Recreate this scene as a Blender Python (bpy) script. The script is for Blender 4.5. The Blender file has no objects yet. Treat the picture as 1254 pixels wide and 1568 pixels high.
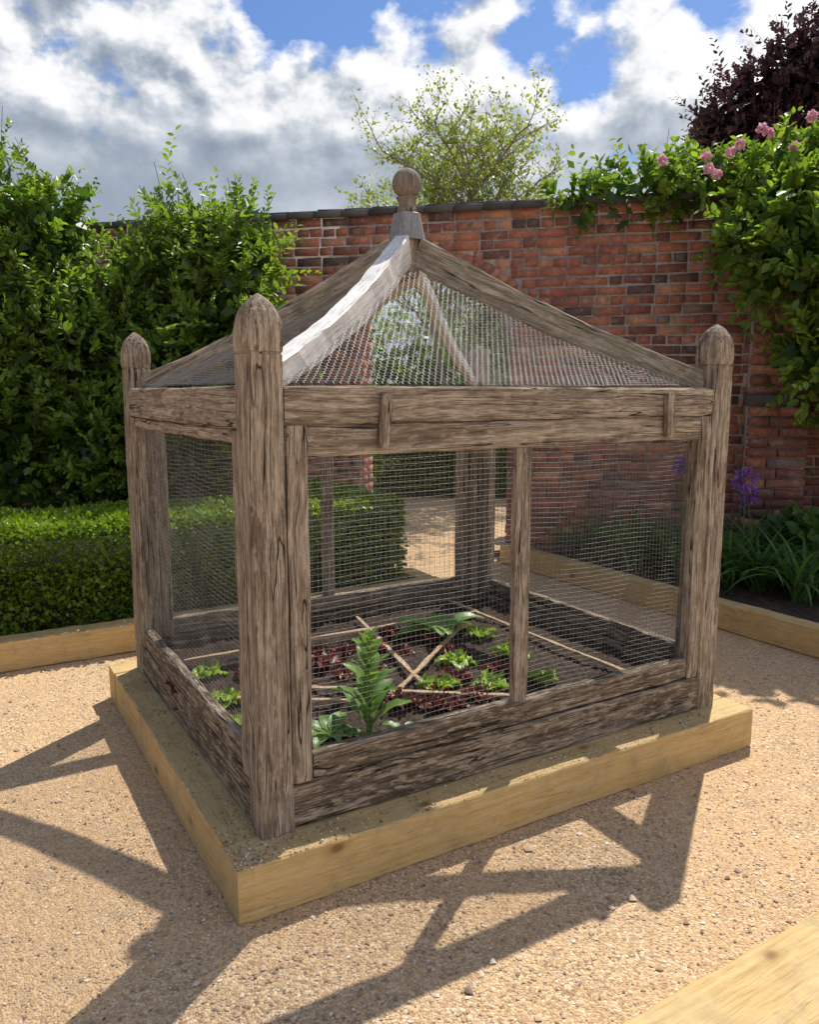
import bpy, math, numpy as np
from mathutils import Vector, Matrix
rng=np.random.default_rng(7)
sc=bpy.context.scene
col=sc.collection
R=math.radians
# ------------------------------------------------------------------ helpers
def link(o,parent=None):
    col.objects.link(o)
    if parent is not None: o.parent=parent
    return o
def mesh_arr(name,V,F,mat,parent=None,colr=None,smooth=False):
    V=np.asarray(V,dtype=np.float32);F=np.asarray(F,dtype=np.int32)
    me=bpy.data.meshes.new(name)
    m,k=F.shape
    me.vertices.add(len(V));me.vertices.foreach_set('co',V.ravel())
    me.loops.add(m*k);me.loops.foreach_set('vertex_index',F.ravel())
    me.polygons.add(m)
    me.polygons.foreach_set('loop_start',np.arange(0,m*k,k,dtype=np.int32))
    me.polygons.foreach_set('loop_total',np.full(m,k,dtype=np.int32))
    if smooth: me.polygons.foreach_set('use_smooth',np.ones(m,dtype=bool))
    me.update(calc_edges=True);me.validate()
    if colr is not None:
        at=me.attributes.new('var','FLOAT_COLOR','POINT')
        c=np.ones((len(V),4),dtype=np.float32);c[:,:3]=colr
        at.data.foreach_set('color',c.ravel())
    me.materials.append(mat)
    return link(bpy.data.objects.new(name,me),parent)
def empty(name,loc=(0,0,0),rz=0,parent=None):
    e=bpy.data.objects.new(name,None);e.location=loc;e.rotation_euler=(0,0,rz);e.empty_display_size=.1
    return link(e,parent)
def unit(v): return v/np.maximum(np.linalg.norm(v,axis=-1,keepdims=True),1e-9)
def leaf_quads(P,s,out=None,width=.55,up=.8,outw=.7,droop=0.):
    n=len(P);s=np.asarray(s).reshape(-1,1)*np.ones((n,1))
    d=unit(rng.normal(size=(n,3)))
    if out is not None: d=d+out*outw
    d[:,2]-=droop
    d=unit(d)
    nn=rng.normal(size=(n,3))*.75+np.array([0,0,up])
    side=unit(np.cross(d,nn));nn=np.cross(side,d)
    v0=P;v1=P+d*s*.45+side*s*width*.5+nn*s*.1;v2=P+d*s;v3=P+d*s*.45-side*s*width*.5+nn*s*.1
    V=np.stack([v0,v1,v2,v3],1).reshape(-1,3)
    F=np.arange(n*4).reshape(-1,4)
    return V,F
def merge(parts):
    Vs=[];Fs=[];Cs=[];o=0
    for p in parts:
        Vs.append(p[0]);Fs.append(p[1]+o);Cs.append(p[2]);o+=len(p[0])
    return np.concatenate(Vs),np.concatenate(Fs),np.concatenate(Cs)
def boxes(C,S,Rm=None,jit=0.):
    n=len(C)
    k=np.array([[-1,-1,-1],[1,-1,-1],[1,1,-1],[-1,1,-1],[-1,-1,1],[1,-1,1],[1,1,1],[-1,1,1]])*.5
    L=k[None]*S[:,None,:]
    if jit: L=L+rng.normal(size=L.shape)*jit
    if Rm is not None: L=np.einsum('nij,nkj->nki',Rm,L)
    V=(C[:,None,:]+L).reshape(-1,3)
    f=np.array([[0,3,2,1],[4,5,6,7],[0,1,5,4],[1,2,6,5],[2,3,7,6],[3,0,4,7]])
    F=(np.arange(n)[:,None,None]*8+f[None]).reshape(-1,4)
    return V,F
def prisms(P0,P1,r):
    d=unit(P1-P0);a=np.where(np.abs(d[:,2:3])<.9,np.array([[0,0,1.]]),np.array([[1.,0,0]]))
    u=unit(np.cross(d,a));v=np.cross(d,u)
    r=np.asarray(r).reshape(-1,1)*np.ones((len(P0),1))
    vs=[]
    for P in (P0,P1):
        for k in range(3):
            t=2*math.pi*k/3;vs.append(P+u*r*math.cos(t)+v*r*math.sin(t))
    V=np.stack(vs,1).reshape(-1,3)
    f=np.array([[0,1,4,3],[1,2,5,4],[2,0,3,5]])
    F=(np.arange(len(P0))[:,None,None]*6+f[None]).reshape(-1,4)
    return V,F
def tube(pts,rad,n=6):
    pts=np.array(pts,float);rad=np.array(rad,float)
    d=np.gradient(pts,axis=0);d=unit(d)
    ref=np.array([.3,1,.1]);u=unit(np.cross(d,ref));v=np.cross(d,u)
    t=np.arange(n)*2*math.pi/n
    V=(pts[:,None]+rad[:,None,None]*(u[:,None]*np.cos(t)[None,:,None]+v[:,None]*np.sin(t)[None,:,None])).reshape(-1,3)
    F=[]
    for i in range(len(pts)-1):
        for k in range(n):
            F.append([i*n+k,i*n+(k+1)%n,(i+1)*n+(k+1)%n,(i+1)*n+k])
    return V,np.array(F)
# ------------------------------------------------------------------ materials
class NT:
    def __init__(s,mat):
        mat.use_nodes=True;s.t=mat.node_tree;s.t.nodes.clear()
    def n(s,typ,inp=None,**kw):
        nd=s.t.nodes.new(typ)
        for k,v in kw.items(): setattr(nd,k,v)
        for k,v in (inp or {}).items():
            if hasattr(v,'is_output') : s.t.links.new(v,nd.inputs[k])
            else: nd.inputs[k].default_value=v
        return nd
    def math(s,op,a,b=0.,c=None,clamp=False):
        i={0:a,1:b}
        if c is not None:i[2]=c
        return s.n('ShaderNodeMath',i,operation=op,use_clamp=clamp).outputs[0]
    def ramp(s,f,stops):
        nd=s.n('ShaderNodeValToRGB',{0:f});e=nd.color_ramp.elements
        while len(e)<len(stops): e.new(.5)
        for el,(p,c) in zip(e,stops):
            el.position=p;el.color=(*c,1) if len(c)==3 else c
        return nd.outputs[0]
    def mix(s,f,a,b,mode='MIX'):
        nd=s.n('ShaderNodeMix',data_type='RGBA',blend_type=mode)
        for idx,v in ((0,f),(6,a),(7,b)):
            if hasattr(v,'is_output'): s.t.links.new(v,nd.inputs[idx])
            else: nd.inputs[idx].default_value=v if idx==0 else ((*v,1) if len(v)==3 else v)
        return nd.outputs[2]
    def noise(s,vec,scale,detail=4,rough=.55,dist=0.):
        return s.n('ShaderNodeTexNoise',{'Vector':vec,'Scale':scale,'Detail':detail,'Roughness':rough,'Distortion':dist}).outputs[0]
    def mapr(s,v,a,b,c=0.,d=1.):
        return s.n('ShaderNodeMapRange',{0:v,1:a,2:b,3:c,4:d}).outputs[0]
    def vmul(s,v,k): return s.n('ShaderNodeVectorMath',{0:v,1:k},operation='MULTIPLY').outputs[0]
    def out(s,sh): s.n('ShaderNodeOutputMaterial',{'Surface':sh})
def wood_mat(name,dark,mid,light,knots=False,crack=1.,rough=.85,bump=.5,algae=0.,flake=0.,spec=.2,streak=0.):
    m=bpy.data.materials.new(name);t=NT(m)
    oc=t.n('ShaderNodeTexCoord').outputs['Object']
    oi=t.n('ShaderNodeObjectInfo').outputs['Random']
    off=t.n('ShaderNodeCombineXYZ',{0:t.math('MULTIPLY',oi,37.),1:t.math('MULTIPLY',oi,11.),2:t.math('MULTIPLY',oi,23.)}).outputs[0]
    v=t.n('ShaderNodeVectorMath',{0:oc,1:off},operation='ADD').outputs[0]
    w=t.n('ShaderNodeTexNoise',{'Vector':v,'Scale':2.6,'Detail':1.}).outputs['Color']
    w=t.vmul(w,(.03,.03,.03))
    v2=t.n('ShaderNodeVectorMath',{0:v,1:w},operation='ADD').outputs[0]
    g1=t.vmul(v2,(2.6,70.,70.));g2=t.vmul(v2,(11.,280.,280.));g3=t.vmul(v2,(.8,26.,26.));g5=t.vmul(v2,(14.,55.,55.))
    n1=t.noise(g1,1.,4,.68);n2=t.noise(g2,1.,2,.65);n3=t.noise(g3,1.3,1,.5);n4=t.noise(v,6.,5,.68)
    n5=t.noise(g5,1.,4,.7)
    f=t.math('ADD',t.math('MULTIPLY',n1,.40),t.math('MULTIPLY',n2,.33))
    f=t.math('ADD',f,t.math('MULTIPLY',n4,.27))
    c=t.ramp(f,[(.37,dark),(.485,mid),(.60,light)])
    c=t.mix(t.math('MULTIPLY',t.mapr(n4,.5,.66),.45),c,tuple(x*.55 for x in mid))
    if streak:
        g6=t.vmul(v2,(1.1,14.,14.))
        c=t.mix(t.mapr(t.noise(g6,1.,3,.6),.50,.66,0.,streak),c,(mid[0]*.42,mid[1]*.38,mid[2]*.34))
    if flake:
        fk=t.math('MULTIPLY',t.mapr(n5,.54,.60),flake)
        c=t.mix(fk,c,light)
        dk=t.math('MULTIPLY',t.mapr(n5,.36,.43,1.,0.),.8*flake)
        c=t.mix(dk,c,dark)
    ck=t.mapr(t.math('ABSOLUTE',t.math('SUBTRACT',n3,.5)),.001,.012,1.,0.)
    ckm=t.math('MULTIPLY',ck,t.mapr(t.noise(v,3.,1),.42,.50))
    ckm=t.math('MULTIPLY',ckm,crack)
    c=t.mix(t.math('MINIMUM',ckm,.92),c,(.014,.010,.008))
    hgt=t.math('SUBTRACT',t.math('ADD',t.math('MULTIPLY',n1,.7),t.math('MULTIPLY',n2,.6)),t.math('MULTIPLY',ckm,1.6))
    if knots:
        kv=t.vmul(v2,(1.,1.6,1.6))
        vo=t.n('ShaderNodeTexVoronoi',{'Vector':kv,'Scale':3.2}).outputs['Distance']
        k=t.mapr(vo,.05,.10,1.,0.)
        c=t.mix(t.math('MULTIPLY',k,.75),c,(.16,.08,.03))
        ring=t.mapr(vo,.09,.20,1.,0.)
        c=t.mix(t.math('MULTIPLY',ring,.35),c,(.28,.15,.06))
        c=t.mix(t.mapr(t.noise(v,11.,4,.7),.56,.7,0.,.5),c,(.33,.26,.17))
    if algae:
        c=t.mix(t.math('MULTIPLY',t.mapr(t.noise(v,8.,4,.7),.5,.65),algae),c,(.16,.17,.08))
    b=t.n('ShaderNodeBump',{'Height':hgt,'Strength':bump,'Distance':.006}).outputs[0]
    p=t.n('ShaderNodeBsdfPrincipled',{'Base Color':c,'Roughness':rough,'Normal':b,'Specular IOR Level':spec})
    t.out(p.outputs[0]);return m
M_oak=wood_mat('weathered_oak',(.075,.055,.038),(.285,.224,.165),(.60,.51,.40),bump=.85,flake=.4,streak=.6)
M_oakhip=wood_mat('lichened_oak',(.10,.083,.062),(.31,.268,.20),(.60,.54,.44),bump=.8,flake=.4,algae=.3,streak=.3)
M_oaklight=wood_mat('sunlit_silvered_oak',(.38,.36,.34),(.74,.71,.67),(.90,.88,.85),crack=.8,bump=.5,rough=.5,spec=.5)  # silvered oak paled further, with sun glare put into the base colour
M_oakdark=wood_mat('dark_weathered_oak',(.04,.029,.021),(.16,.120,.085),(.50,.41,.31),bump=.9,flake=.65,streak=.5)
M_fin=wood_mat('finial_oak',(.12,.10,.08),(.23,.195,.155),(.36,.31,.26),bump=.5,flake=.1)
M_pine=wood_mat('new_pine_sleeper',(.46,.30,.12),(.61,.43,.19),(.70,.52,.27),knots=True,crack=.3,rough=.7,bump=.25)
M_stick=wood_mat('pine_lath',(.30,.18,.10),(.5,.35,.22),(.62,.48,.34),crack=.3,bump=.2)
M_lead=wood_mat('grey_lead_cap',(.14,.145,.15),(.25,.255,.265),(.36,.37,.38),crack=.2,rough=.55,bump=.2)

def leaf_mat(name,dark,light,trans=.4,gloss=.4,tint=(1.85,1.8,.7),yel=(1.35,1.05,.6)):
    m=bpy.data.materials.new(name);t=NT(m)
    a=t.n('ShaderNodeAttribute',attribute_name='var')
    sp=t.n('ShaderNodeSeparateColor',{0:a.outputs['Color']})
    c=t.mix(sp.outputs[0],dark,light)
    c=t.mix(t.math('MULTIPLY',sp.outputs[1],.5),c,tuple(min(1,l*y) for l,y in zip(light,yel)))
    p=t.n('ShaderNodeBsdfPrincipled',{'Base Color':c,'Roughness':.4,'Specular IOR Level':gloss})
    tc=t.mix(1.,c,tint,'MULTIPLY')
    tr=t.n('ShaderNodeBsdfTranslucent',{'Color':tc})
    mx=t.n('ShaderNodeMixShader',{0:trans,1:p.outputs[0],2:tr.outputs[0]})
    t.out(mx.outputs[0]);return m
N1=(1.,1.,1.)
M_shrub=leaf_mat('shrub_leaf',(.045,.10,.022),(.20,.335,.055),trans=.45,gloss=.5)
M_rose=leaf_mat('rose_leaf',(.05,.115,.025),(.22,.36,.07),trans=.44,gloss=.5)
M_box=leaf_mat('box_leaf',(.055,.105,.014),(.215,.345,.035),trans=.33)
M_beech=leaf_mat('copper_beech_leaf',(.035,.018,.026),(.10,.042,.055),trans=.25,tint=N1,yel=N1)
M_birch=leaf_mat('pale_tree_leaf',(.12,.19,.055),(.27,.36,.11),trans=.4)
M_lett=leaf_mat('lettuce_leaf',(.15,.30,.03),(.36,.53,.08),trans=.35)
M_redl=leaf_mat('red_lettuce_leaf',(.07,.02,.022),(.25,.06,.05),trans=.35,tint=(1.3,1.,1.),yel=(.8,1.6,1.))
M_chard=leaf_mat('chard_leaf',(.09,.20,.045),(.20,.36,.09),trans=.3)
M_strap=leaf_mat('strap_leaf',(.045,.11,.035),(.13,.27,.09),trans=.3)
M_pink=leaf_mat('rose_petal',(.72,.32,.45),(.90,.64,.73),trans=.3,tint=N1,yel=N1)
M_allium=leaf_mat('allium_petal',(.22,.09,.38),(.45,.22,.65),trans=.2,tint=N1,yel=N1)

def bark(name,c1,c2):
    m=bpy.data.materials.new(name);t=NT(m)
    oc=t.n('ShaderNodeTexCoord').outputs['Object']
    n=t.noise(oc,14.,4,.65);c=t.mix(n,c1,c2)
    b=t.n('ShaderNodeBump',{'Height':n,'Strength':.6,'Distance':.02}).outputs[0]
    t.out(t.n('ShaderNodeBsdfPrincipled',{'Base Color':c,'Roughness':.9,'Normal':b}).outputs[0]);return m
M_bark=bark('bark',(.04,.03,.022),(.16,.12,.09))
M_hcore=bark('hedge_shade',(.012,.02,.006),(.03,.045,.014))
M_barkp=bark('pale_bark',(.12,.11,.09),(.32,.29,.24))
def gravel_mat():
    m=bpy.data.materials.new('gravel');t=NT(m)
    oc=t.n('ShaderNodeTexCoord').outputs['Object']
    vo=t.n('ShaderNodeTexVoronoi',{'Vector':oc,'Scale':150.,'Randomness':1.})
    v2=t.n('ShaderNodeTexVoronoi',{'Vector':oc,'Scale':70.,'Randomness':1.})
    r=t.n('ShaderNodeSeparateColor',{0:vo.outputs['Color']}).outputs[0]
    r2=t.n('ShaderNodeSeparateColor',{0:v2.outputs['Color']}).outputs[1]
    c=t.ramp(r,[(0.,(.32,.20,.11)),(.3,(.56,.385,.22)),(.7,(.72,.51,.30)),(.95,(.82,.66,.45)),(1.,(.9,.82,.68))])
    c=t.mix(t.math('MULTIPLY',t.math('GREATER_THAN',r2,.88),.5),c,(.34,.24,.17))
    big=t.noise(oc,1.3,3,.6)
    c=t.mix(t.mapr(big,.35,.62,.0,.55),c,(.74,.48,.255))
    mid=t.noise(oc,9.,3,.6)
    c=t.mix(t.mapr(mid,.5,.7,.0,.35),c,(.42,.31,.22))
    h=t.math('ADD',t.math('MULTIPLY',vo.outputs['Distance'],-1.),t.math('MULTIPLY',mid,.8))
    h=t.math('ADD',h,t.math('MULTIPLY',v2.outputs['Distance'],-.7))
    b=t.n('ShaderNodeBump',{'Height':h,'Strength':.85,'Distance':.006}).outputs[0]
    t.out(t.n('ShaderNodeBsdfPrincipled',{'Base Color':c,'Roughness':.95,'Normal':b,'Specular IOR Level':.1}).outputs[0]);return m
M_gravel=gravel_mat()
def var_mat(name,stops,rough=.85,noise=30.,amt=.35,bump=.3,dist=.003,stain=.4,stainc=(.14,.10,.085),bloom=0.):
    m=bpy.data.materials.new(name);t=NT(m)
    a=t.n('ShaderNodeAttribute',attribute_name='var')
    sp=t.n('ShaderNodeSeparateColor',{0:a.outputs['Color']})
    oc=t.n('ShaderNodeTexCoord').outputs['Object']
    c=t.ramp(sp.outputs[0],stops)
    n=t.noise(oc,noise,4,.7)
    c=t.mix(amt,c,t.ramp(n,[(.3,(.25,.25,.25)),(.7,(1.6,1.6,1.6))]),'MULTIPLY')
    if stain:
        n2=t.noise(oc,noise*.1,3,.6)
        c=t.mix(t.mapr(n2,.46,.68,0.,stain),c,stainc)
    if bloom:
        n3=t.noise(oc,noise*.3,4,.75)
        c=t.mix(t.mapr(n3,.52,.66,0.,bloom),c,(.50,.43,.38))
    b=t.n('ShaderNodeBump',{'Height':n,'Strength':bump,'Distance':dist}).outputs[0]
    t.out(t.n('ShaderNodeBsdfPrincipled',{'Base Color':c,'Roughness':rough,'Normal':b}).outputs[0]);return m
M_brick=var_mat('red_brick',[(0.,(.13,.08,.08)),(.15,(.26,.10,.08)),(.5,(.42,.15,.10)),(.8,(.50,.195,.125)),(.95,(.62,.32,.19)),(1.,(.2,.16,.16))],noise=40.,amt=.5,bump=.5,bloom=.45,stain=.5)
M_mortar=var_mat('lime_mortar',[(0,(.50,.45,.40)),(1,(.50,.45,.40))],noise=25.,amt=.5)
M_coping=var_mat('dark_coping',[(0,(.06,.06,.065)),(1,(.15,.14,.14))],noise=20.)
M_stone=var_mat('gravel_stone',[(0,(.26,.18,.115)),(.5,(.58,.41,.26)),(.88,(.70,.54,.38)),(1,(.88,.82,.74))],noise=90.,amt=.2,stain=0.)
M_litter=var_mat('dry_litter',[(0,(.09,.06,.045)),(.7,(.20,.13,.085)),(.86,(.5,.42,.3)),(1,(.88,.82,.82))],noise=60.,amt=.3,stain=0.)
M_wire=bpy.data.materials.new('galvanised_wire');t=NT(M_wire)
nz=t.noise(t.n('ShaderNodeTexCoord').outputs['Object'],6.,2)
t.out(t.n('ShaderNodeBsdfPrincipled',{'Base Color':t.mix(nz,(.12,.10,.085),(.36,.36,.36)),'Metallic':.4,'Roughness':.45}).outputs[0])
def soil_mat():
    m=bpy.data.materials.new('dark_soil');t=NT(m)
    oc=t.n('ShaderNodeTexCoord').outputs['Object']
    n=t.noise(oc,45.,5,.75)
    c=t.ramp(n,[(.35,(.022,.014,.010)),(.55,(.085,.055,.038)),(.74,(.20,.14,.10))])
    b=t.n('ShaderNodeBump',{'Height':n,'Strength':1.,'Distance':.02}).outputs[0]
    t.out(t.n('ShaderNodeBsdfPrincipled',{'Base Color':c,'Roughness':.95,'Normal':b}).outputs[0]);return m
M_soil=soil_mat()
# ------------------------------------------------------------------ timber builder
def beam(name,p0,p1,w,h,mat,parent,up=(0,0,1),bev=.006,sag=0.,wob=.0015,h1=None,seg=.05):
    p0=Vector(p0);p1=Vector(p1);X=(p1-p0);L=X.length;X.normalize()
    U=Vector(up);Y=U.cross(X).normalized();Z=X.cross(Y)
    n=max(3,int(L/seg));h1=h if h1 is None else h1
    ph=rng.uniform(0,6,8)
    V=[];F=[]
    for i in range(n+1):
        s=i/n;hh=h+(h1-h)*s;x=s*L
        oy=wob*math.sin(2.3*x+ph[0])+.5*wob*math.sin(9*x+ph[1]);oz=-4*sag*s*(1-s)+wob*math.sin(2.9*x+ph[2])
        a,b=w/2,hh/2
        e=bev
        sh=.0 if 0<i<n else .003
        a-=sh;b-=sh
        ring=[(-a+e,-b),(a-e,-b),(a,-b+e),(a,b-e),(a-e,b),(-a+e,b),(-a,b-e),(-a,-b+e)]
        for j,(y,z) in enumerate(ring):
            q=.0009*rng.normal()
            q2=.5*wob*math.sin(17*x+ph[j])
            V.append((x,y+oy+q+q2*np.sign(y),z+oz+q+q2*np.sign(z)))
    for i in range(n):
        for j in range(8): F.append([i*8+j,i*8+(j+1)%8,(i+1)*8+(j+1)%8,(i+1)*8+j])
    me=bpy.data.meshes.new(name)
    F.append(list(range(7,-1,-1)));F.append([n*8+j for j in range(8)])
    me.from_pydata(V,[],F);me.materials.append(mat)
    o=bpy.data.objects.new(name,me)
    M=Matrix((X,Y,Z)).transposed().to_4x4();M.translation=p0
    link(o,parent);o.matrix_local=M
    return o
# ------------------------------------------------------------------ ground
s=400
g=mesh_arr('ground',[(-s,-s,0),(s,-s,0),(s,s,0),(-s,s,0)],[[0,1,2,3]],M_gravel)
YAW=.5353
AX,AY=-.4826,2.021
ex=np.array([math.cos(YAW),math.sin(YAW)]);ey=np.array([-ex[1],ex[0]])
def W2(a,b): return AX+a*ex[0]+b*ey[0],AY+a*ex[1]+b*ey[1]
N=66000
yy=.9+5.2*rng.random(N)**1.5;xx=(rng.random(N)*2-1)*(yy*.62+.3)
ra=(xx-AX)*ex[0]+(yy-AY)*ex[1];rb=(xx-AX)*ey[0]+(yy-AY)*ey[1]
dens=.5+.5*np.sin(3.1*xx+1.3*np.sin(2.2*yy))*np.sin(2.7*yy+.9*xx)
dens=np.clip(.25+.9*dens+np.where((ra>-.25)&(rb>-.25),.6,0),0,1)
free=~((ra>-.0)&(ra<2.27)&(rb>0)&(rb<1.98))&(rb<2.62)&(ra<3.56)&~((rb<-.92)&(ra>.1))
keep=free&(rng.random(N)<dens)
lit=np.nonzero(free)[0][:230];lx_,ly_=xx[lit],yy[lit]
xx=xx[keep];yy=yy[keep];N=len(xx)
sz=.002+.0050*rng.random(N)**3+.008*(rng.random(N)>.996)
k=np.array([[1,0,0],[0,1,0],[-1,0,0],[0,-1,0],[0,0,1.],[0,0,-1]])
Vv=k[None]*sz[:,None,None]*(1+.35*rng.normal(size=(N,6,1)).clip(-1,1))
ang=rng.random(N)*6.28
ca,sa=np.cos(ang),np.sin(ang)
Vr=np.stack([Vv[:,:,0]*ca[:,None]-Vv[:,:,1]*sa[:,None],Vv[:,:,0]*sa[:,None]+Vv[:,:,1]*ca[:,None],Vv[:,:,2]*.7],-1)
Vr+=np.stack([xx,yy,sz*.35],-1)[:,None]
f=np.array([[0,1,4],[1,2,4],[2,3,4],[3,0,4]])
F=(np.arange(N)[:,None,None]*6+f).reshape(-1,3)
cv=np.repeat((rng.random(N))[:,None],6,0)*np.ones((1,3))
mesh_arr('gravel_stones',Vr.reshape(-1,3),F,M_stone,colr=cv)
# dry leaves and petals blown on to the path
n=len(lx_);V,F=leaf_quads(np.stack([lx_,ly_,np.full(n,.006)],-1),rng.uniform(.006,.018,n),None,width=.6,up=4.)
V[:,2]=np.clip(V[:,2],.003,.012)
mesh_arr('leaf_litter',V,F,M_litter,colr=np.repeat(rng.random(n)[:,None],4,0)*np.ones((1,3)))

# ------------------------------------------------------------------ the cage
Lx,Ly,hb,gi,pw=2.268,1.977,.1707,.1127,.107
cage=empty('vegetable_cage',(AX,AY,0),YAW)
sw=.15
beam('base_sleeper_front',(0,sw/2,hb/2),(Lx,sw/2,hb/2),sw,hb,M_pine,cage,bev=.005,wob=.001)
beam('base_sleeper_back',(0,Ly-sw/2,hb/2),(Lx,Ly-sw/2,hb/2),sw,hb,M_pine,cage,bev=.005,wob=.001)
beam('base_sleeper_left',(sw/2,sw+.002,hb/2),(sw/2,Ly-sw-.002,hb/2-.001),sw,hb,M_pine,cage,bev=.005,wob=.001)
beam('base_sleeper_right',(Lx-sw/2,sw+.002,hb/2),(Lx-sw/2,Ly-sw-.002,hb/2-.001),sw,hb,M_pine,cage,bev=.005,wob=.001)
n=1300;q=rng.random(n);side_=rng.random(n)<.55
gx=np.where(side_,q**1.5*Lx*.9,rng.random(n)*.11);gy=np.where(side_,rng.random(n)*.11,q**1.5*Ly*.9)
gs=.0015+.003*rng.random(n)**2
V,F=boxes(np.stack([gx,gy,hb+gs*.4],-1),np.stack([gs*1.6,gs*1.4,gs],-1),jit=.0005)
mesh_arr('grit',V,F,M_stone,cage,colr=np.repeat(rng.random(n)[:,None],8,0)*np.ones((1,3)))
def post(name,a,b):
    zs=[];n=34;zsh=1.605-hb
    for i in range(n+1): zs.append((i/n*zsh,1.))
    zs+=[(zsh+.002,.955),(zsh+.006,.955),(zsh+.009,1.05),(zsh+.035,1.10),(zsh+.07,1.08),(zsh+.098,1.0),(zsh+.12,.86),(zsh+.138,.66),(zsh+.152,.44),(zsh+.163,.2),(zsh+.168,.05)]
    V=[];F=[];ph=rng.uniform(0,6,9)
    for (z,wf) in zs:
        r=pw/2*wf;e=min(.007,r*.5) if z<zsh+.008 else r*.26
        ring=[(-r+e,-r),(r-e,-r),(r,-r+e),(r,r-e),(r-e,r),(-r+e,r),(-r,r-e),(-r,-r+e)]
        for j,(x,y) in enumerate(ring):
            q=.0014*math.sin(8*z+ph[j])+.0009*rng.normal()
            V.append((z,x+q+.003*math.sin(1.7*z+ph[8]),y+q))
    m=len(zs)
    for i in range(m-1):
        for j in range(8): F.append([i*8+j,i*8+(j+1)%8,(i+1)*8+(j+1)%8,(i+1)*8+j])
    F.append([(m-1)*8+j for j in range(8)]);F.append(list(range(7,-1,-1)))
    me=bpy.data.meshes.new(name);me.from_pydata(V,[],F);me.materials.append(M_oak)
    o=bpy.data.objects.new(name,me);link(o,cage)
    M=Matrix(((0,1,0),(0,0,1),(1,0,0))).to_4x4()
    M.translation=Vector((a,b,hb));o.matrix_local=M
h=pw/2
a0,a1,b0,b1=gi+h,Lx-gi-h,gi+h,Ly-gi-h
post('post_front_left',a0,b0);post('post_front_right',a1,b0);post('post_back_left',a0,b1);post('post_back_right',a1,b1)
zr=1.519
def side(tag,P,Q,inward,mull,double):
    P=np.array(P);Q=np.array(Q);iw=np.array(inward);d=unit(Q-P)
    def b(n,p,q,off,th,z0,z1,mat=M_oak,**k):
        c=p+iw*(off+th/2);e=q+iw*(off+th/2);zz=(z0+z1)/2
        beam(tag+n,(c[0],c[1],zz),(e[0],e[1],zz),th,z1-z0,mat,cage,**k)
    if double:
        b('_top_rail',P,Q,.003,.05,zr-.108,zr);b('_lower_top_rail',P,Q,.008,.045,zr-.202,zr-.112)
        zt=zr-.202
    else:
        b('_top_rail',P,Q,.003,.05,zr-.125,zr);zt=zr-.125
        b('_panel_top',P+d*.07,Q-d*.07,.014,.03,zt-.045,zt-.003);zt-=.045
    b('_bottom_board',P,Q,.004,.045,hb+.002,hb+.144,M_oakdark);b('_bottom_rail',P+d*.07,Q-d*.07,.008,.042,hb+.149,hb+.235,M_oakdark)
    zb=hb+.235
    for nm,c in (('_stile_a',P+d*.036),('_stile_b',Q-d*.036)):
        cc=c+iw*.03
        beam(tag+nm,(cc[0],cc[1],hb+.148),(cc[0],cc[1],zt+.04 if not double else zr-.112),.066,.054,M_oak,cage,up=(iw[0],iw[1],0))
    if mull is not None:
        cc=P+d*mull+iw*.03
        beam(tag+'_mullion',(cc[0],cc[1],zb-.012),(cc[0],cc[1],zt+.01),.066,.035,M_oak,cage,up=(iw[0],iw[1],0))
    L=np.linalg.norm(Q-P)-.08;P0=P+d*.04+iw*.055
    hz=np.arange(zb-.02,zt+.02,.0185);ns=int(L/.06)
    x=np.linspace(0,L,ns+1)
    A=[];B=[];rr=[]
    phs=rng.uniform(0,6,3)
    def bulge(x,z): return .006*np.sin(5*x+phs[0])*np.sin(4*z+phs[1])+.003*np.sin(13*x+phs[2]+3*z)
    def pt(x,z):
        o=bulge(x,z);zz=z+.006*np.sin(4*x+phs[1]+z*2)+.003*np.sin(11*x+z*5);return np.stack([P0[0]+d[0]*x+iw[0]*o,P0[1]+d[1]*x+iw[1]*o,zz],-1)
    for z in hz:
        p=pt(x,np.full_like(x,z));A.append(p[:-1]);B.append(p[1:]);rr.append(np.full(ns,.00062))
    nz=int((hz[-1]-hz[0])/.09);zz=np.linspace(hz[0],hz[-1],nz+1)
    for xv in np.arange(0,L,.0185):
        p=pt(np.full_like(zz,xv),zz);A.append(p[:-1]);B.append(p[1:]);rr.append(np.full(nz,.00055))
    V,F=prisms(np.concatenate(A),np.concatenate(B),np.concatenate(rr))
    mesh_arr(tag+'_wire_netting',V,F,M_wire,cage)
e0,e1,f0,f1=gi+pw,Lx-gi-pw,gi+pw,Ly-gi-pw
side('front',(e0,gi),(e1,gi),(0,1),1.10-e0,True)
side('back',(e1,Ly-gi),(e0,Ly-gi),(0,-1),1.134-e0,True)
side('left',(gi,f1),(gi,f0),(1,0),None,False)
side('right',(Lx-gi,f0),(Lx-gi,f1),(-1,0),None,True)
for n,a,tl in (('turn_button_a',.532,.006),('turn_button_b',1.776,-.004)):
    beam(n,(a-tl,gi-.012,zr-.185),(a+tl,gi-.014,zr-.02),.034,.036,M_oak,cage,up=(0,-1,0),bev=.007,seg=.02)
hipm={'a':M_oaklight,'b':M_oakhip,'c':M_oakhip,'d':M_oaklight}
tz=2.165
for n,(x,y) in {'a':(a0,b0),'b':(a0,b1),'c':(a1,b0),'d':(a1,b1)}.items():
    dx,dy=Lx/2-x,Ly/2-y;l=math.hypot(dx,dy);ux,uy=dx/l,dy/l
    s0=.02 if n in 'c' else .045
    p0=(x+ux*s0,y+uy*s0,zr+.022);p1=(Lx/2-ux*.045,Ly/2-uy*.045,tz-.075)
    beam('hip_rafter_'+n,p0,p1,.066 if n!='d' else .04,.08 if n!='d' else .05,hipm[n],cage,sag=.038,h1=.125 if n!='d' else .06,bev=.006,wob=.003)
cx,cy=Lx/2,Ly/2
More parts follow.
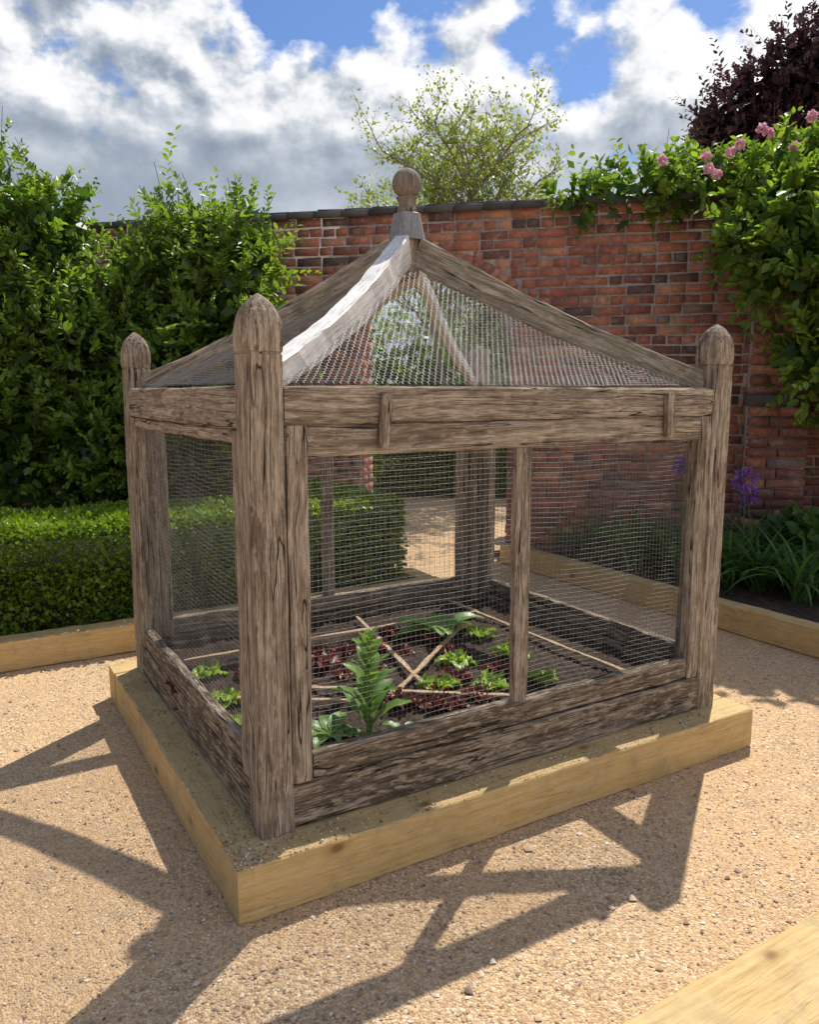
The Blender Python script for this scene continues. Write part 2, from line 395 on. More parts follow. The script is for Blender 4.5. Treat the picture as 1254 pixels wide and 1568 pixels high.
def lathe_sq(name,prof,mat,rnd,cn=(0,0)):
    V=[];F=[];nn=16
    for z,r,rd in prof:
        for j in range(nn):
            t=(j+.5)*2*math.pi/nn;c,s_=math.cos(t),math.sin(t)
            sq=1/max(abs(c),abs(s_));k=r*(rd+(1-rd)*min(sq,1.32))
            V.append((z,c*k,s_*k))
    m=len(prof)
    for i in range(m-1):
        for j in range(nn): F.append([i*nn+j,i*nn+(j+1)%nn,(i+1)*nn+(j+1)%nn,(i+1)*nn+j])
    F.append([(m-1)*nn+j for j in range(nn)]);F.append(list(range(nn-1,-1,-1)))
    me=bpy.data.meshes.new(name);me.from_pydata(V,[],F);me.materials.append(mat)
    o=bpy.data.objects.new(name,me);link(o,cage)
    M=Matrix(((0,1,0),(0,0,1),(1,0,0))).to_4x4();M.translation=Vector((cx,cy,0));o.matrix_local=M
    return o
lathe_sq('king_post',[(1.98,.035,0),(1.99,.042,0),(2.10,.044,0),(2.20,.044,0)],M_oak,0)
lathe_sq('lead_cap',[(2.135,.066,0),(2.14,.064,0),(2.19,.056,0),(2.225,.05,0),(2.242,.049,0),(2.247,.04,0)],M_lead,0)
fp=[(2.245,.040,.6),(2.262,.040,1),(2.272,.036,1),(2.29,.033,1),(2.302,.040,1),(2.308,.046,1)]
for i in range(1,13):
    t_=i/12*math.pi*.97
    fp.append((2.365-.062*math.cos(.25+t_*.92),max(.004,.062*math.sin(.25+t_*.92)),1))
o=lathe_sq('ball_finial',fp,M_fin,1)
for p in o.data.polygons: p.use_smooth=True
def hexseg(w,hh,pitch):
    A=[];B=[];r=pitch/math.sqrt(3)
    ny=int(hh/(1.5*r))+2;nx=int(w/pitch)+2
    jj,ii=np.meshgrid(np.arange(ny),np.arange(-nx//2-1,nx//2+2),indexing='ij')
    X=(ii+.5*(jj%2))*pitch;Y=jj*1.5*r
    c=np.stack([X,Y],-1).reshape(-1,2)
    def cor(k):
        t=math.pi/6+k*math.pi/3;return c+r*np.array([math.cos(t),math.sin(t)])
    for k in (0,1,2):
        A.append(cor(k));B.append(cor(k+1))
    return np.concatenate(A),np.concatenate(B)
def roofnet(name,P,Q):
    P=np.array(P);Q=np.array(Q);T=np.array([cx,cy,2.10])
    m=(P+Q)/2;w=np.linalg.norm(Q-P);U=unit(Q-P);Vv=T-m;hh=np.linalg.norm(Vv);Vn=Vv/hh
    A,B=hexseg(w,hh,.024);mid=(A+B)/2
    tt=mid[:,1]/hh
    kp=(tt>0)&(tt<1)&(np.abs(mid[:,0])<w/2*(1-tt))
    A=A[kp];B=B[kp]
    def to3(p):
        t=(p[:,1]/hh).clip(0,1);sg=-.15*t*(1-t)-.012*np.sin(p[:,0]*6)*np.sin(p[:,1]*7)
        q=m+p[:,:1]*U+p[:,1:]*Vn;q[:,2]+=sg;return q
    V,F=prisms(to3(A),to3(B),.00085)
    mesh_arr(name,V,F,M_wire,cage)
zz=zr+.012
c_=[(e0-.04,f0-.04,zz),(e1+.04,f0-.04,zz),(e1+.04,f1+.04,zz),(e0-.04,f1+.04,zz)]
for i in range(4): roofnet('roof_netting_%d'%i,c_[i],c_[(i+1)%4])
def soil(name,x0,x1,y0,y1,z,amp,step,parent):
    xs=np.arange(x0,x1+step/2,step);ys=np.arange(y0,y1+step/2,step)
    X,Y=np.meshgrid(xs,ys,indexing='ij')
    Z=z+amp*(np.sin(9*X+1)*np.cos(8*Y)+.6*np.sin(23*X+Y*5)*np.sin(19*Y))+amp*.6*rng.normal(size=X.shape)
    V=np.stack([X,Y,Z],-1).reshape(-1,3);nx,ny=X.shape
    i,j=np.meshgrid(np.arange(nx-1),np.arange(ny-1),indexing='ij');q=(i*ny+j).ravel()
    return mesh_arr(name,V,np.stack([q,q+ny,q+ny+1,q+1],-1),M_soil,parent,smooth=False)
soil('bed_soil',gi+.05,Lx-gi-.05,gi+.05,Ly-gi-.05,.262,.009,.013,cage)
for i,(p,q) in enumerate([((.80,.594),(1.67,1.31)),((.45,1.02),(1.28,.38)),((1.87,1.75),(1.87,.2)),((.25,1.5),(1.85,1.47)),((.25,.98),(.78,.62)),((1.25,1.72),(1.02,.62))]):
    beam('divider_lath_%d'%i,(p[0],p[1],.292),(q[0],q[1],.296),.022,.010,M_stick,cage,bev=.002)
# ------------------------------------------------------------------ bed plants
def leafstrip(base,dirz,L,wd,lift,curl,n=7,frill=0.):
    V=[];F=[]
    d=np.array([math.cos(dirz),math.sin(dirz),0]);s_=np.array([-d[1],d[0],0])
    p=np.array(base,float);el=lift
    for i in range(n+1):
        t=i/n;w=wd*(math.sin(math.pi*min(.97,(t*.9+.08)))**.8)*(.45 if t<.15 else 1)
        for k in (-1,-.5,0,.5,1):
            off=s_*k*w/2;zo=abs(k)*w*.18+frill*rng.normal()*.012*abs(k)
            V.append(p+off+np.array([0,0,zo])+d*frill*rng.normal()*.006)
        st=L/n;p=p+(d*math.cos(el)+np.array([0,0,math.sin(el)]))*st;el-=curl/n
    for i in range(n):
        for k in range(4):
            a=i*5+k;F.append([a,a+1,a+6,a+5])
    c=np.full((len(V),3),rng.random());c[:,1]=rng.random()*.6
    return np.array(V),np.array(F),c
def rosette(name,a,b,r,mat,n=16,tall=.6,frill=1.,z=.265):
    parts=[]
    for i in range(n):
        t=i/n;az=i*2.4+rng.normal()*.3;l=r*(1.05-.55*t)*rng.uniform(.7,1.15)
        parts.append(leafstrip((.012*math.cos(az),.012*math.sin(az),.01),az,l,l*.75,.35+tall*t*1.6,1.0-.4*t,6,frill))
    V,F,C=merge(parts)
    x,y=W2(a,b)
    o=mesh_arr(name,V,F,mat,colr=C,smooth=True);o.location=(x,y,z);return o
for a,b in [(1.66,1.149),(1.325,.862),(1.289,.538),(1.087,.657),(1.515,.497),(1.603,.834),(.278,.974),(.253,.70),(.36,.52),(.3,1.3)]:
    rosette('lettuce',a,b,rng.uniform(.07,.105),M_lett,rng.integers(10,17),tall=rng.uniform(.4,.8))
for a,b in [(.88,1.21),(.939,.544),(1.09,1.18),(.80,1.32),(1.0,.47),(.82,.72),(.25,1.15),(.70,1.15),(1.25,1.38),(.95,1.0),(.90,.62),(1.02,.58),(.98,1.3),(.75,1.0),(.45,1.2),(1.2,1.2),(1.05,.40),(1.12,.48),(.62,.98),(.86,.86),(1.4,1.2),(.6,1.35),(1.45,.68),(.42,.9),(1.2,.72),(1.42,.98)]:
    rosette('red_lettuce',a+rng.normal()*.03,b+rng.normal()*.03,rng.uniform(.045,.09),M_redl,rng.integers(8,15),tall=rng.uniform(.4,.9))
parts=[]
for i in range(22):
    t=i/21;az=i*2.4;parts.append(leafstrip((0,0,.02+.33*t),az,.20*(1-.62*t),.08*(1-.45*t),1.05+.35*t,1.0,7,.3))
V,F=tube([(0,0,0),(.005,0,.15),(0,.006,.30),(.004,0,.40)],[.012,.011,.008,.004]);parts.append((V,F,np.full((len(V),3),.8)))
V,F,C=merge(parts);o=mesh_arr('chard_plant',V,F,M_chard,colr=C,smooth=True);x,y=W2(.633,.411);o.location=(x,y,.265)
def broad(name,a,b,n,L):
    parts=[leafstrip((0,0,.01),i*2.4+rng.random(),L*rng.uniform(.7,1.1),L*.4,.9-.5*rng.random(),1.2,8,.2) for i in range(n)]
    V,F,C=merge(parts);o=mesh_arr(name,V,F,M_chard,colr=C,smooth=True);x,y=W2(a,b);o.location=(x,y,.265)
broad('spinach_plant',1.487,1.25,8,.26);broad('spinach_plant',.50,.45,9,.15);broad('spinach_plant',.74,.33,6,.12)
# ------------------------------------------------------------------ edging sleepers & beds
e=empty('sleeper_edging',(AX,AY,0),YAW)
beam('sleeper',(-4.2,2.63+.07,.085),(2.42,2.63+.07,.085),.14,.165,M_pine,e,bev=.005)
beam('sleeper_return',(2.42-.07,2.77+.003,.085),(2.42-.07,4.55,.085),.14,.165,M_pine,e,bev=.005)
e=empty('sleeper_edging',(AX,AY,0),YAW)
beam('sleeper',(3.57+.06,-1.2,.088),(3.57+.06,3.5,.088),.12,.17,M_pine,e,bev=.005)
e=empty('sleeper_edging',(AX,AY,0),YAW)
beam('sleeper',(.05,-.93-.11,.087),(3.2,-.93-.11,.087),.217,.168,M_pine,e,bev=.006)
beam('sleeper_inner',(.07,-.93-.27,.085),(3.2,-.93-.27,.085),.095,.165,M_pine,e,bev=.006)
beam('sleeper_side',(.05+.11,-1.263,.085),(.05+.11,-1.75,.085),.22,.165,M_pine,e,bev=.005)
b1_=empty('border_soil',(AX,AY,0),YAW);soil('soil_surface',-4.2,2.3,2.75,6.5,.11,.01,.05,b1_)
b2_=empty('border_soil',(AX,AY,0),YAW);soil('soil_surface',3.69,7.5,-1.2,4.0,.12,.012,.05,b2_)
b3_=empty('border_soil',(AX,AY,0),YAW);soil('soil_surface',.27,3.2,-2.2,-1.25,.12,.01,.03,b3_)
# ------------------------------------------------------------------ brick wall
wall=empty('brick_wall',(.87,6.9,0),-math.atan(.22))
RH=.082;BL=.24
WH=RH*37;U0,U1=-8.,6.;O0,O1=-1.35,0.;oc_=-.675;Rr=.826;zc=1.674;TH=.36
ha=math.asin(.675/Rr)
C=np.array([[(U0+O0)/2,.012+TH/2,WH/2],[(O1+U1)/2,.012+TH/2,WH/2]]);S=np.array([[O0-U0,TH,WH],[U1-O1,TH,WH]])
V,F=boxes(C,S)
tt=np.linspace(-ha,ha,25);pu=oc_+Rr*np.sin(tt);pz=zc+Rr*np.cos(tt)
V2=[];F2=[]
for u,z in zip(pu,pz): V2+= [(u,.012,z),(u,.012,WH),(u,.012+TH,z),(u,.012+TH,WH)]
for i in range(24):
    q=i*4;F2+=[[q,q+4,q+5,q+1],[q+2,q+3,q+7,q+6],[q,q+2,q+6,q+4],[q+1,q+5,q+7,q+3]]
V,F,Cc=merge([(V,F,np.full((len(V),3),.5)),(np.array(V2),np.array(F2),np.full((len(V2),3),.5))])
mesh_arr('mortar_core',V,F,M_mortar,wall,colr=Cc)
cs=[];ss=[];rw=0
z=RH/2
while z<WH-.02:
    ex_=None
    if z<2.15: ex_=(O0,O1)
    elif z<zc+1.05: 
        hw=math.sqrt(1.05**2-(z-zc)**2);ex_=(oc_-hw,oc_+hw)
    u=-5.2+rng.random()*.05+(0 if rw%2 else .12)
    k_=0
    while u<4.6:
        st=BL/2 if (rw%4==3 or (k_%2==1 and rw%4==1)) else BL
        k_+=1
        a,b=u+.006,u+st-.006
        if ex_ and not(b<=ex_[0] or a>=ex_[1]):
            if a<ex_[0]-.03: b=ex_[0]-.002 
            elif b>ex_[1]+.03: a=ex_[1]+.002
            else: u+=st;continue
        cs.append(((a+b)/2,.031-rng.normal()*.003,z+rng.normal()*.0018+(.006*math.sin(u*1.3) if z<WH-.1 else 0)));ss.append((b-a-abs(rng.normal())*.004,.06,RH-.013-abs(rng.normal())*.003));u+=st
    if z<2.15:
        for jx,sg in ((O0,1),(O1,-1)):
            for k,y in enumerate((.012+.09,.012+.27)):
                cs.append((jx,y+.012,z));ss.append((.024,.168,RH-.013))
    z+=RH;rw+=1
cs=np.array(cs);ss=np.array(ss)
V,F=boxes(cs,ss,jit=.003)
rv=np.repeat(rng.random(len(cs))[:,None],8,0)*np.ones((1,3))
parts=[(V,F,rv)]
cs=[];ss=[];Rm=[]
for r0,r1 in ((Rr+.003,Rr+.105),(Rr+.113,Rr+.215)):
    n=int(2*ha*(r0)/.08)
    for i in range(n):
        t_=-ha+(i+.5)/n*2*ha;rm=(r0+r1)/2
        cs.append((oc_+rm*math.sin(t_),.026,zc+rm*math.cos(t_)));ss.append((2*ha*r0/n-.008,.065,r1-r0))
        c,s_=math.cos(t_),math.sin(t_);Rm.append([[c,0,s_],[0,1,0],[-s_,0,c]])
V,F=boxes(np.array(cs),np.array(ss),np.array(Rm),.0015)
parts.append((V,F,np.repeat(.35+.6*rng.random(len(cs))[:,None],8,0)*np.ones((1,3))))
V,F,Cc=merge(parts);mesh_arr('bricks',V,F,M_brick,wall,colr=Cc)
us=np.arange(-8,6,.25);n=len(us)
cs=np.stack([us+.125,np.full(n,.012+TH/2),np.full(n,WH+.020)+rng.normal(size=n)*.003],-1);ss=np.tile([.243,TH+.12,.05],(n,1))
V,F=boxes(cs,ss,jit=.002);p1=(V,F,np.repeat(rng.random(n)[:,None],8,0)*np.ones((1,3)))
cs=np.stack([us+.125,np.full(n,.012+TH/2),np.full(n,WH+.06)+rng.normal(size=n)*.003],-1);ss=np.tile([.24,TH-.06,.03],(n,1))
V,F=boxes(cs,ss,jit=.002);p2=(V,F,np.repeat(rng.random(n)[:,None],8,0)*np.ones((1,3)))
V,F,Cc=merge([p1,p2]);mesh_arr('coping',V,F,M_coping,wall,colr=Cc)
cs=[];ss=[];z=RH/2;rw=0
while z<2.7:
    o_=.1 if z<1.4 else .02
    for k in range(2):
        wd=.225 if (rw%2==0) else (.15,.30)[k]
        u=1.93+(0 if k==0 else (.225 if rw%2==0 else .15))
        cs.append((u+wd/2,-.06-o_/2,z));ss.append((wd-.012,.10+o_,RH-.012))
    z+=RH;rw+=1
V,F=boxes(np.array(cs),np.array(ss),jit=.002);p1=(V,F,np.repeat(rng.random(len(cs))[:,None],8,0)*np.ones((1,3)))
mesh_arr('pier_bricks',p1[0],p1[1],M_brick,wall,colr=p1[2])
V,F=boxes(np.array([[2.155,-.035,1.35],[2.155,-.085,.70]]),np.array([[.44,.1,2.7],[.435,.14,1.40]]));mesh_arr('pier_core',V,F,M_mortar,wall,colr=np.full((16,3),.5))
V,F=boxes(np.array([[2.155,-.09,1.44],[2.155,-.06,2.74]]),np.array([[.48,.22,.09],[.46,.2,.07]]),jit=.003);mesh_arr('pier_weathering_stone',V,F,M_coping,wall,colr=np.full((16,3),.6))
# ------------------------------------------------------------------ foliage
def crown_pts(lobes,nclump,per,rc=(.1,.22),rmin=.7,rmax=1.05):
    lobes=np.array(lobes,float);w=(lobes[:,3]*lobes[:,4]*lobes[:,5])**(2/3);w/=w.sum()
    idx=rng.choice(len(lobes),nclump,p=w);d=unit(rng.normal(size=(nclump,3)))
    rr=rng.uniform(rmin,rmax,nclump)[:,None]
    c=lobes[idx,:3]+d*lobes[idx,3:]*rr
    rad=rng.uniform(*rc,nclump)
    P=np.repeat(c,per,0)+rng.normal(size=(nclump*per,3))*np.repeat(rad,per)[:,None]*.55
    out=np.repeat(d,per,0)
    br=np.repeat(rng.random(nclump),per)
    return P,out,br
def sprays(lobes,n,per,L,size,rm,upw=.55,width=.5,zmin=.02):
    lobes=np.array(lobes,float);w=(lobes[:,3]*lobes[:,4]*lobes[:,5])**(2/3);w/=w.sum()
    idx=rng.choice(len(lobes),n,p=w);d=unit(rng.normal(size=(n,3)))
    c=lobes[idx,:3]+d*lobes[idx,3:]*rng.uniform(*rm,n)[:,None]
    dr=unit(d*.8+rng.normal(size=(n,3))*.38+np.array([0,0,upw]))
    Ls=rng.uniform(*L,n)
    t=np.tile(np.linspace(.05,1,per),n);Lr=np.repeat(Ls,per)
    bend=np.repeat(rng.normal(size=(n,3))*.18,per,0);bend[:,2]-=.12
    P=np.repeat(c,per,0)+np.repeat(dr,per,0)*(t*Lr)[:,None]+bend*(t**2*Lr)[:,None]
    sgn=np.tile(np.where(np.arange(per)%2,1.,-1.),n)[:,None]
    sd=unit(np.cross(np.repeat(dr,per,0),np.repeat(rng.normal(size=(n,3)),per,0)))
    ld=unit(np.repeat(dr,per,0)*.7+sd*sgn*.9+rng.normal(size=P.shape)*.3)
    s=(size*rng.uniform(.65,1.2,len(P))*(1.1-.45*t))[:,None]
    nn=rng.normal(size=P.shape)*.55+np.array([0,0,.9])
    side=unit(np.cross(ld,nn));nn=np.cross(side,ld)
    V=np.stack([P,P+ld*s*.28+side*s*width*.42+nn*s*.07,P+ld*s*.66+side*s*width*.40+nn*s*.05,P+ld*s-nn*s*.10,P+ld*s*.66-side*s*width*.40+nn*s*.05,P+ld*s*.28-side*s*width*.42+nn*s*.07],1)
    kp=P[:,2]>zmin
    br=np.repeat(rng.random(n),per)
    va=np.clip(br*.5+.3*rng.random(len(P))+.25*t-.05,0,1)
    C=np.stack([va,rng.random(len(P))**2,va],-1)
    V=V[kp].reshape(-1,3);C=np.repeat(C[kp],6,0)
    b=np.arange(len(V)//6)*6
    F=np.stack([np.stack([b,b+1,b+2,b+3],-1),np.stack([b,b+3,b+4,b+5],-1)],1).reshape(-1,4)
    tv,tf=prisms(c,c+dr*Ls[:,None]*.9,.0025)
    return (V,F,C),(tv,tf,np.zeros((len(tv),3)))
def foliage(name,lobes,mat,nclump,per,size,rc=(.1,.22),core=0,cores=.12,spray=None,trunks=None,parent=None,width=.55,droop=.2,zmin=.02,rm=(.7,1.08)):
    e=empty(name) if parent is None else parent
    parts=[];sv=[]
    if nclump:
        P,out,br=crown_pts(lobes,nclump,per,rc,*rm)
        kp=P[:,2]>zmin;P,out,br=P[kp],out[kp],br[kp]
        V,F=leaf_quads(P,size*rng.uniform(.6,1.25,len(P)),out,width=width,droop=droop)
        va=np.clip(br*.6+.4*rng.random(len(P)),0,1);c=np.stack([va,rng.random(len(P))**2,va],-1)
        parts.append((V,F,np.repeat(c,4,0)))
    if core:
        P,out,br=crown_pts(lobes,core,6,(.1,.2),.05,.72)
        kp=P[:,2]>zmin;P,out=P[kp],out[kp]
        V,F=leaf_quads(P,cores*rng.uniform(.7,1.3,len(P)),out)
        parts.append((V,F,np.zeros((len(P)*4,3))))  # core leaves take the darkest tone, the crown's inner shade as colour
    for sp_ in (spray or []):
        lf,tw=sprays(sp_.get('lobes',lobes),sp_['n'],sp_['per'],sp_['L'],sp_.get('size',size),sp_['rm'],sp_.get('up',.55),width)
        parts.append(lf);sv.append(tw)
    V,F,C=merge(parts);mesh_arr('foliage',V,F,mat,e,colr=C)
    if trunks:
        for pts,r0,r1 in trunks:
            pts=np.array(pts,float);n=12;tt=np.linspace(0,len(pts)-1,n)
            pp=np.stack([np.interp(tt,np.arange(len(pts)),pts[:,k]) for k in range(3)],-1);pp[1:]+=rng.normal(size=pp[1:].shape)*.015
            V,F=tube(pp,np.linspace(r0,r1,n),7);sv.append((V,F,np.zeros((len(V),3))))
    if sv:
        V,F,C=merge(sv);mesh_arr('stems',V,F,M_bark,e,smooth=True)
    return e
lobA=[(-4.9,6.7,2.5,.9,.8,1.1),(-3.30,6.5,2.75,.26,.35,.62),(-2.85,6.45,2.60,.24,.35,.56),(-3.9,6.5,2.6,.45,.5,.7),(-3.15,6.1,2.0,.42,.4,.42),(-2.75,6.2,1.9,.33,.4,.45),(-3.8,6.0,1.9,.5,.4,.6),
 (-3.9,6.2,1.1,.9,.6,.7),(-2.9,6.2,1.05,.6,.5,.6),(-3.3,5.85,1.45,.35,.3,.35)]
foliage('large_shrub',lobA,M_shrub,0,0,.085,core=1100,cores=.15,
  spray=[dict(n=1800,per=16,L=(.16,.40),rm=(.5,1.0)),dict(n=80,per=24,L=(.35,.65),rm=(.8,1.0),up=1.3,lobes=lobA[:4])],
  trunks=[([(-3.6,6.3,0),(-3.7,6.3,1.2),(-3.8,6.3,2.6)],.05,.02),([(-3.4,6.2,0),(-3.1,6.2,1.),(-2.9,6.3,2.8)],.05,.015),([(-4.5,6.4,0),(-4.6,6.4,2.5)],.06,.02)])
lobB=[(-2.2,6.5,2.25,.26,.35,.42),(-1.85,6.5,2.42,.30,.35,.50),(-1.42,6.5,2.52,.34,.3,.40),(-2.45,6.2,1.8,.36,.4,.45),(-1.85,6.2,1.65,.42,.4,.45),(-1.42,6.3,2.0,.36,.35,.38),(-2.3,6.2,1.05,.55,.5,.6),(-1.75,6.1,1.1,.33,.35,.4)]
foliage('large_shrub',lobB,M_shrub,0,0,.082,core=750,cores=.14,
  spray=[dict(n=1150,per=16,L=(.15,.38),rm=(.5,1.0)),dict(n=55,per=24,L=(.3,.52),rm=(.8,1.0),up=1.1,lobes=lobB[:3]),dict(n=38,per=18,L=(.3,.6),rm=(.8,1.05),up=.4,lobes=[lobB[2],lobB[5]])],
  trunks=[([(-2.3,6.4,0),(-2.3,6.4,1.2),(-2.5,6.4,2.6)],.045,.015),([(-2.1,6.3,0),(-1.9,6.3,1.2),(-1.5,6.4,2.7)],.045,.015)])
lobR=[(1.45,6.75,3.10,.26,.22,.08),(1.85,6.7,3.12,.33,.3,.14),(2.35,6.6,3.12,.4,.35,.20),(2.9,6.45,3.12,.42,.4,.30),(3.4,6.3,3.15,.45,.45,.36),(4.2,6.1,3.2,.7,.5,.5),
 (2.8,6.0,2.75,.40,.3,.3),(2.75,5.7,2.4,.32,.28,.25),(2.95,5.5,2.1,.30,.25,.28),(2.5,5.9,2.6,.22,.2,.18),(2.85,5.5,1.75,.22,.22,.25),(3.3,5.6,2.3,.4,.4,.7),(3.4,5.8,1.4,.3,.3,.4),(4.4,6.0,1.2,.6,.5,1.1)]
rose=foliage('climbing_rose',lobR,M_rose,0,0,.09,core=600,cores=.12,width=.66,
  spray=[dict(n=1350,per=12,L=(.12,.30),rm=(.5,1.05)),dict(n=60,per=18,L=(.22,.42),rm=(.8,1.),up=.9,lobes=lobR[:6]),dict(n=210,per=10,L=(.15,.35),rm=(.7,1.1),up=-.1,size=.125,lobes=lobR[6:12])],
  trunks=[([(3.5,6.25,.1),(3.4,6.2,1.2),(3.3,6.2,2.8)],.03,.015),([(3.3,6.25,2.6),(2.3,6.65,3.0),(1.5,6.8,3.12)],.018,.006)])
fl=[(2.17,5.97,3.10),(2.21,5.92,3.05),(2.36,5.92,3.25),(2.30,5.92,3.20),(2.49,5.87,3.34),(2.54,5.87,3.31),(3.05,5.7,3.28),(3.1,5.7,3.26),(2.9,5.45,2.93),(1.9,6.2,3.22),(3.2,5.65,3.40),(2.8,5.8,3.40),(2.15,6.0,3.2),(2.7,5.8,3.2),(3.0,5.55,3.1)]
parts=[]
for p in fl:
    n=36;d=unit(rng.normal(size=(n,3)));P=np.array(p)+d*.009
    V,F=leaf_quads(P,.039*rng.uniform(.8,1.1,n),d,width=1.,outw=1.6,up=.1);va=rng.random(n);parts.append((V,F,np.repeat(np.stack([va,va*0,va],-1),4,0)))
V,F,C=merge(parts);mesh_arr('rose_blooms',V,F,M_pink,rose,colr=C)
def hedge(name,segs,dens,size,loc,rz,zt):
    e=empty(name,loc,rz);parts=[];cores=[]
    for (x0,x1,y0,y1) in segs:
        lx,ly,lz=x1-x0,y1-y0,zt-.1
        for fc,area in (('f',lx*lz),('b',lx*lz*.4),('t',lx*ly),('l',ly*lz),('r',ly*lz)):
            n=int(area*dens);u=rng.random(n);v=rng.random(n);dd=rng.random(n)**1.3*.08-.025+.015*np.sin(u*37)*np.sin(v*9)
            if fc=='f': P=np.stack([x0+u*lx,y0+dd,.1+v*lz],-1);o=[0,-1,0]
            elif fc=='b': P=np.stack([x0+u*lx,y1-dd,.1+v*lz],-1);o=[0,1,0]
            elif fc=='t': P=np.stack([x0+u*lx,y0+v*ly,zt-dd],-1);o=[0,0,1]
            elif fc=='l': P=np.stack([x0+dd,y0+u*ly,.1+v*lz],-1);o=[-1,0,0]
            else: P=np.stack([x1-dd,y0+u*ly,.1+v*lz],-1);o=[1,0,0]
            V,F=leaf_quads(P,size*rng.uniform(.6,1.3,n),np.tile(np.array(o,float),(n,1)),width=.65,outw=.8,up=.5)
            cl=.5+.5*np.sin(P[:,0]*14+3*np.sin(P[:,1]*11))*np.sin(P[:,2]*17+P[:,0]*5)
            va=np.clip(.35*cl+.75*rng.random(n)-(0.1 if fc!='t' else -.15),0,1);parts.append((V,F,np.repeat(np.stack([va,rng.random(n)**2*(.9 if fc=='t' else .5),va],-1),4,0)))  # top leaves lighter and yellower than sides, sunlight put into the colour
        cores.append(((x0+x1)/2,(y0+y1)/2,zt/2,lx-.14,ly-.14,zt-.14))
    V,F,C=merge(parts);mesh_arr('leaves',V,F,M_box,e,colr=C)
    c=np.array(cores);V,F=boxes(c[:,:3],c[:,3:]);mesh_arr('shade_core',V,F,M_hcore,e)  # solid box behind the leaves, coloured dark as the hedge's inner shade
    return e
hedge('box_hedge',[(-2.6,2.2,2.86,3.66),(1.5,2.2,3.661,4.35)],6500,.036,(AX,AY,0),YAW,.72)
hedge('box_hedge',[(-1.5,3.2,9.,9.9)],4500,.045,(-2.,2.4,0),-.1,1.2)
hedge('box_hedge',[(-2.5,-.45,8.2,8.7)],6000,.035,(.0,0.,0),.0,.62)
lb=[(-.95,8.7,.7,.5,.5,.5),(-.7,9.7,.75,.4,.5,.55),(-1.4,9.2,1.1,.7,.6,.9)]
foliage('lavender_bush',lb,M_birch,220,36,.05,(.08,.16),core=200,cores=.1)
lt=[(-2.5,13,1.6,1.8,1.,1.6),(.2,14.5,1.5,1.8,1.,1.5),(2.6,14,1.7,1.8,1.,1.6),(4.5,13,1.5,1.5,1,1.5)]
foliage('background_shrubs',lt,M_shrub,560,36,.11,(.15,.35),core=700,cores=.25)
lt=[(1.2,12.6,2.6,.8,.6,.9),(1.7,12.4,1.3,.8,.5,1.1)]
foliage('garden_shrub',lt,M_rose,240,36,.08,(.1,.2),core=200,cores=.13)
def tree(name,base,mat,barkm,seed,leafsize,nleaf,levels,r0,tipr,nb,lens,spread=.9,start=.3):
    r=np.random.default_rng(seed);e=empty(name,base);wood=[];tips=[]
    def grow(p,d,lv,rad):
        L=lens[lv]*r.uniform(.75,1.15);n=6;pts=[p];q=p.copy();dd=d.copy()
        for i in range(n):
            dd=unit(dd+r.normal(size=3)*.13+np.array([0,0,.05]));q=q+dd*L/n;pts.append(q.copy())
        V,F=tube(pts,np.linspace(rad,rad*.4,n+1),6 if lv<2 else 4);wood.append((V,F,np.zeros((len(V),3))))
        if lv>=levels: tips.append(np.array(pts));return
        k=nb[lv];st=start if lv==0 else .2
        for i in range(k):
            t=st+(1-st)*(i+r.random())/k
            j=min(int(t*n),n-1);pp=pts[j]+(pts[j+1]-pts[j])*(t*n-j)
            az=i*2.4+r.random();sd=np.array([math.cos(az),math.sin(az),.2])
            grow(pp,unit(d*.6+sd*spread),lv+1,rad*.55*(1.1-.5*t))
        tips.append(np.array(pts[3:]))
    grow(np.zeros(3),np.array([0,0,1.]),0,r0)
    V,F,C=merge(wood);mesh_arr('branches',V,F,barkm,e,smooth=True)
    tp=[]
    for t_ in tips:
        k=r.integers(0,len(t_)-1,nleaf);f_=r.random(nleaf)[:,None];tp.append(t_[k]*(1-f_)+t_[k+1]*f_)
    P=np.concatenate(tp)+r.normal(size=(len(tips)*nleaf,3))*tipr
    V,F=leaf_quads(P,leafsize*rng.uniform(.6,1.3,len(P)),None,width=.6,droop=.3)
    va=r.random(len(P));C=np.stack([va,r.random(len(P)),va],-1)
    mesh_arr('foliage',V,F,mat,e,colr=np.repeat(C,4,0));return e
tree('birch_tree',(2.45,12.,0),M_birch,M_barkp,3,.06,14,3,.07,.055,(18,8,5),(6.1,1.35,.62,.36),start=.52)
tree('birch_tree',(1.1,12.6,0),M_birch,M_barkp,8,.06,13,3,.055,.05,(14,7,5),(4.9,1.15,.58,.34),start=.55)
lobC=[(5.3,14.3,5.9,.55,.6,.5),(5.9,14.3,6.4,.8,.8,.6),(6.7,14.3,6.9,.9,1.,.75),(7.6,14.3,7.3,1.0,1.0,.8),(8.6,14.3,7.2,1.2,1.2,1.1),(6.6,14.3,5.6,1.5,1.,.8),(8.2,14.3,5.8,1.6,1.2,1.2)]
foliage('copper_beech_tree',lobC,M_beech,0,0,.13,core=700,cores=.26,
  spray=[dict(n=1300,per=14,L=(.3,.7),rm=(.4,1.0),up=.4)],
  trunks=[([(7.6,14.3,0),(7.6,14.3,3),(7.6,14.3,6)],.3,.08),([(7.6,14.3,2.5),(6.,14.3,5)],.12,.03),([(7.6,14.3,3),(8.8,14.3,6.5)],.14,.03)])
def strap(name,x,y,n,L,z=.12):
    parts=[]
    for i in range(n):
        az=rng.random()*6.28;el=rng.uniform(.9,1.45);l=L*rng.uniform(.6,1.1)
        parts.append(leafstrip((rng.normal()*.03,rng.normal()*.03,0),az,l,.024,el,rng.uniform(.8,2.2),8,0))
    V,F,C=merge(parts);o=mesh_arr(name,V,F,M_strap,colr=C,smooth=True);o.location=(x,y,z)
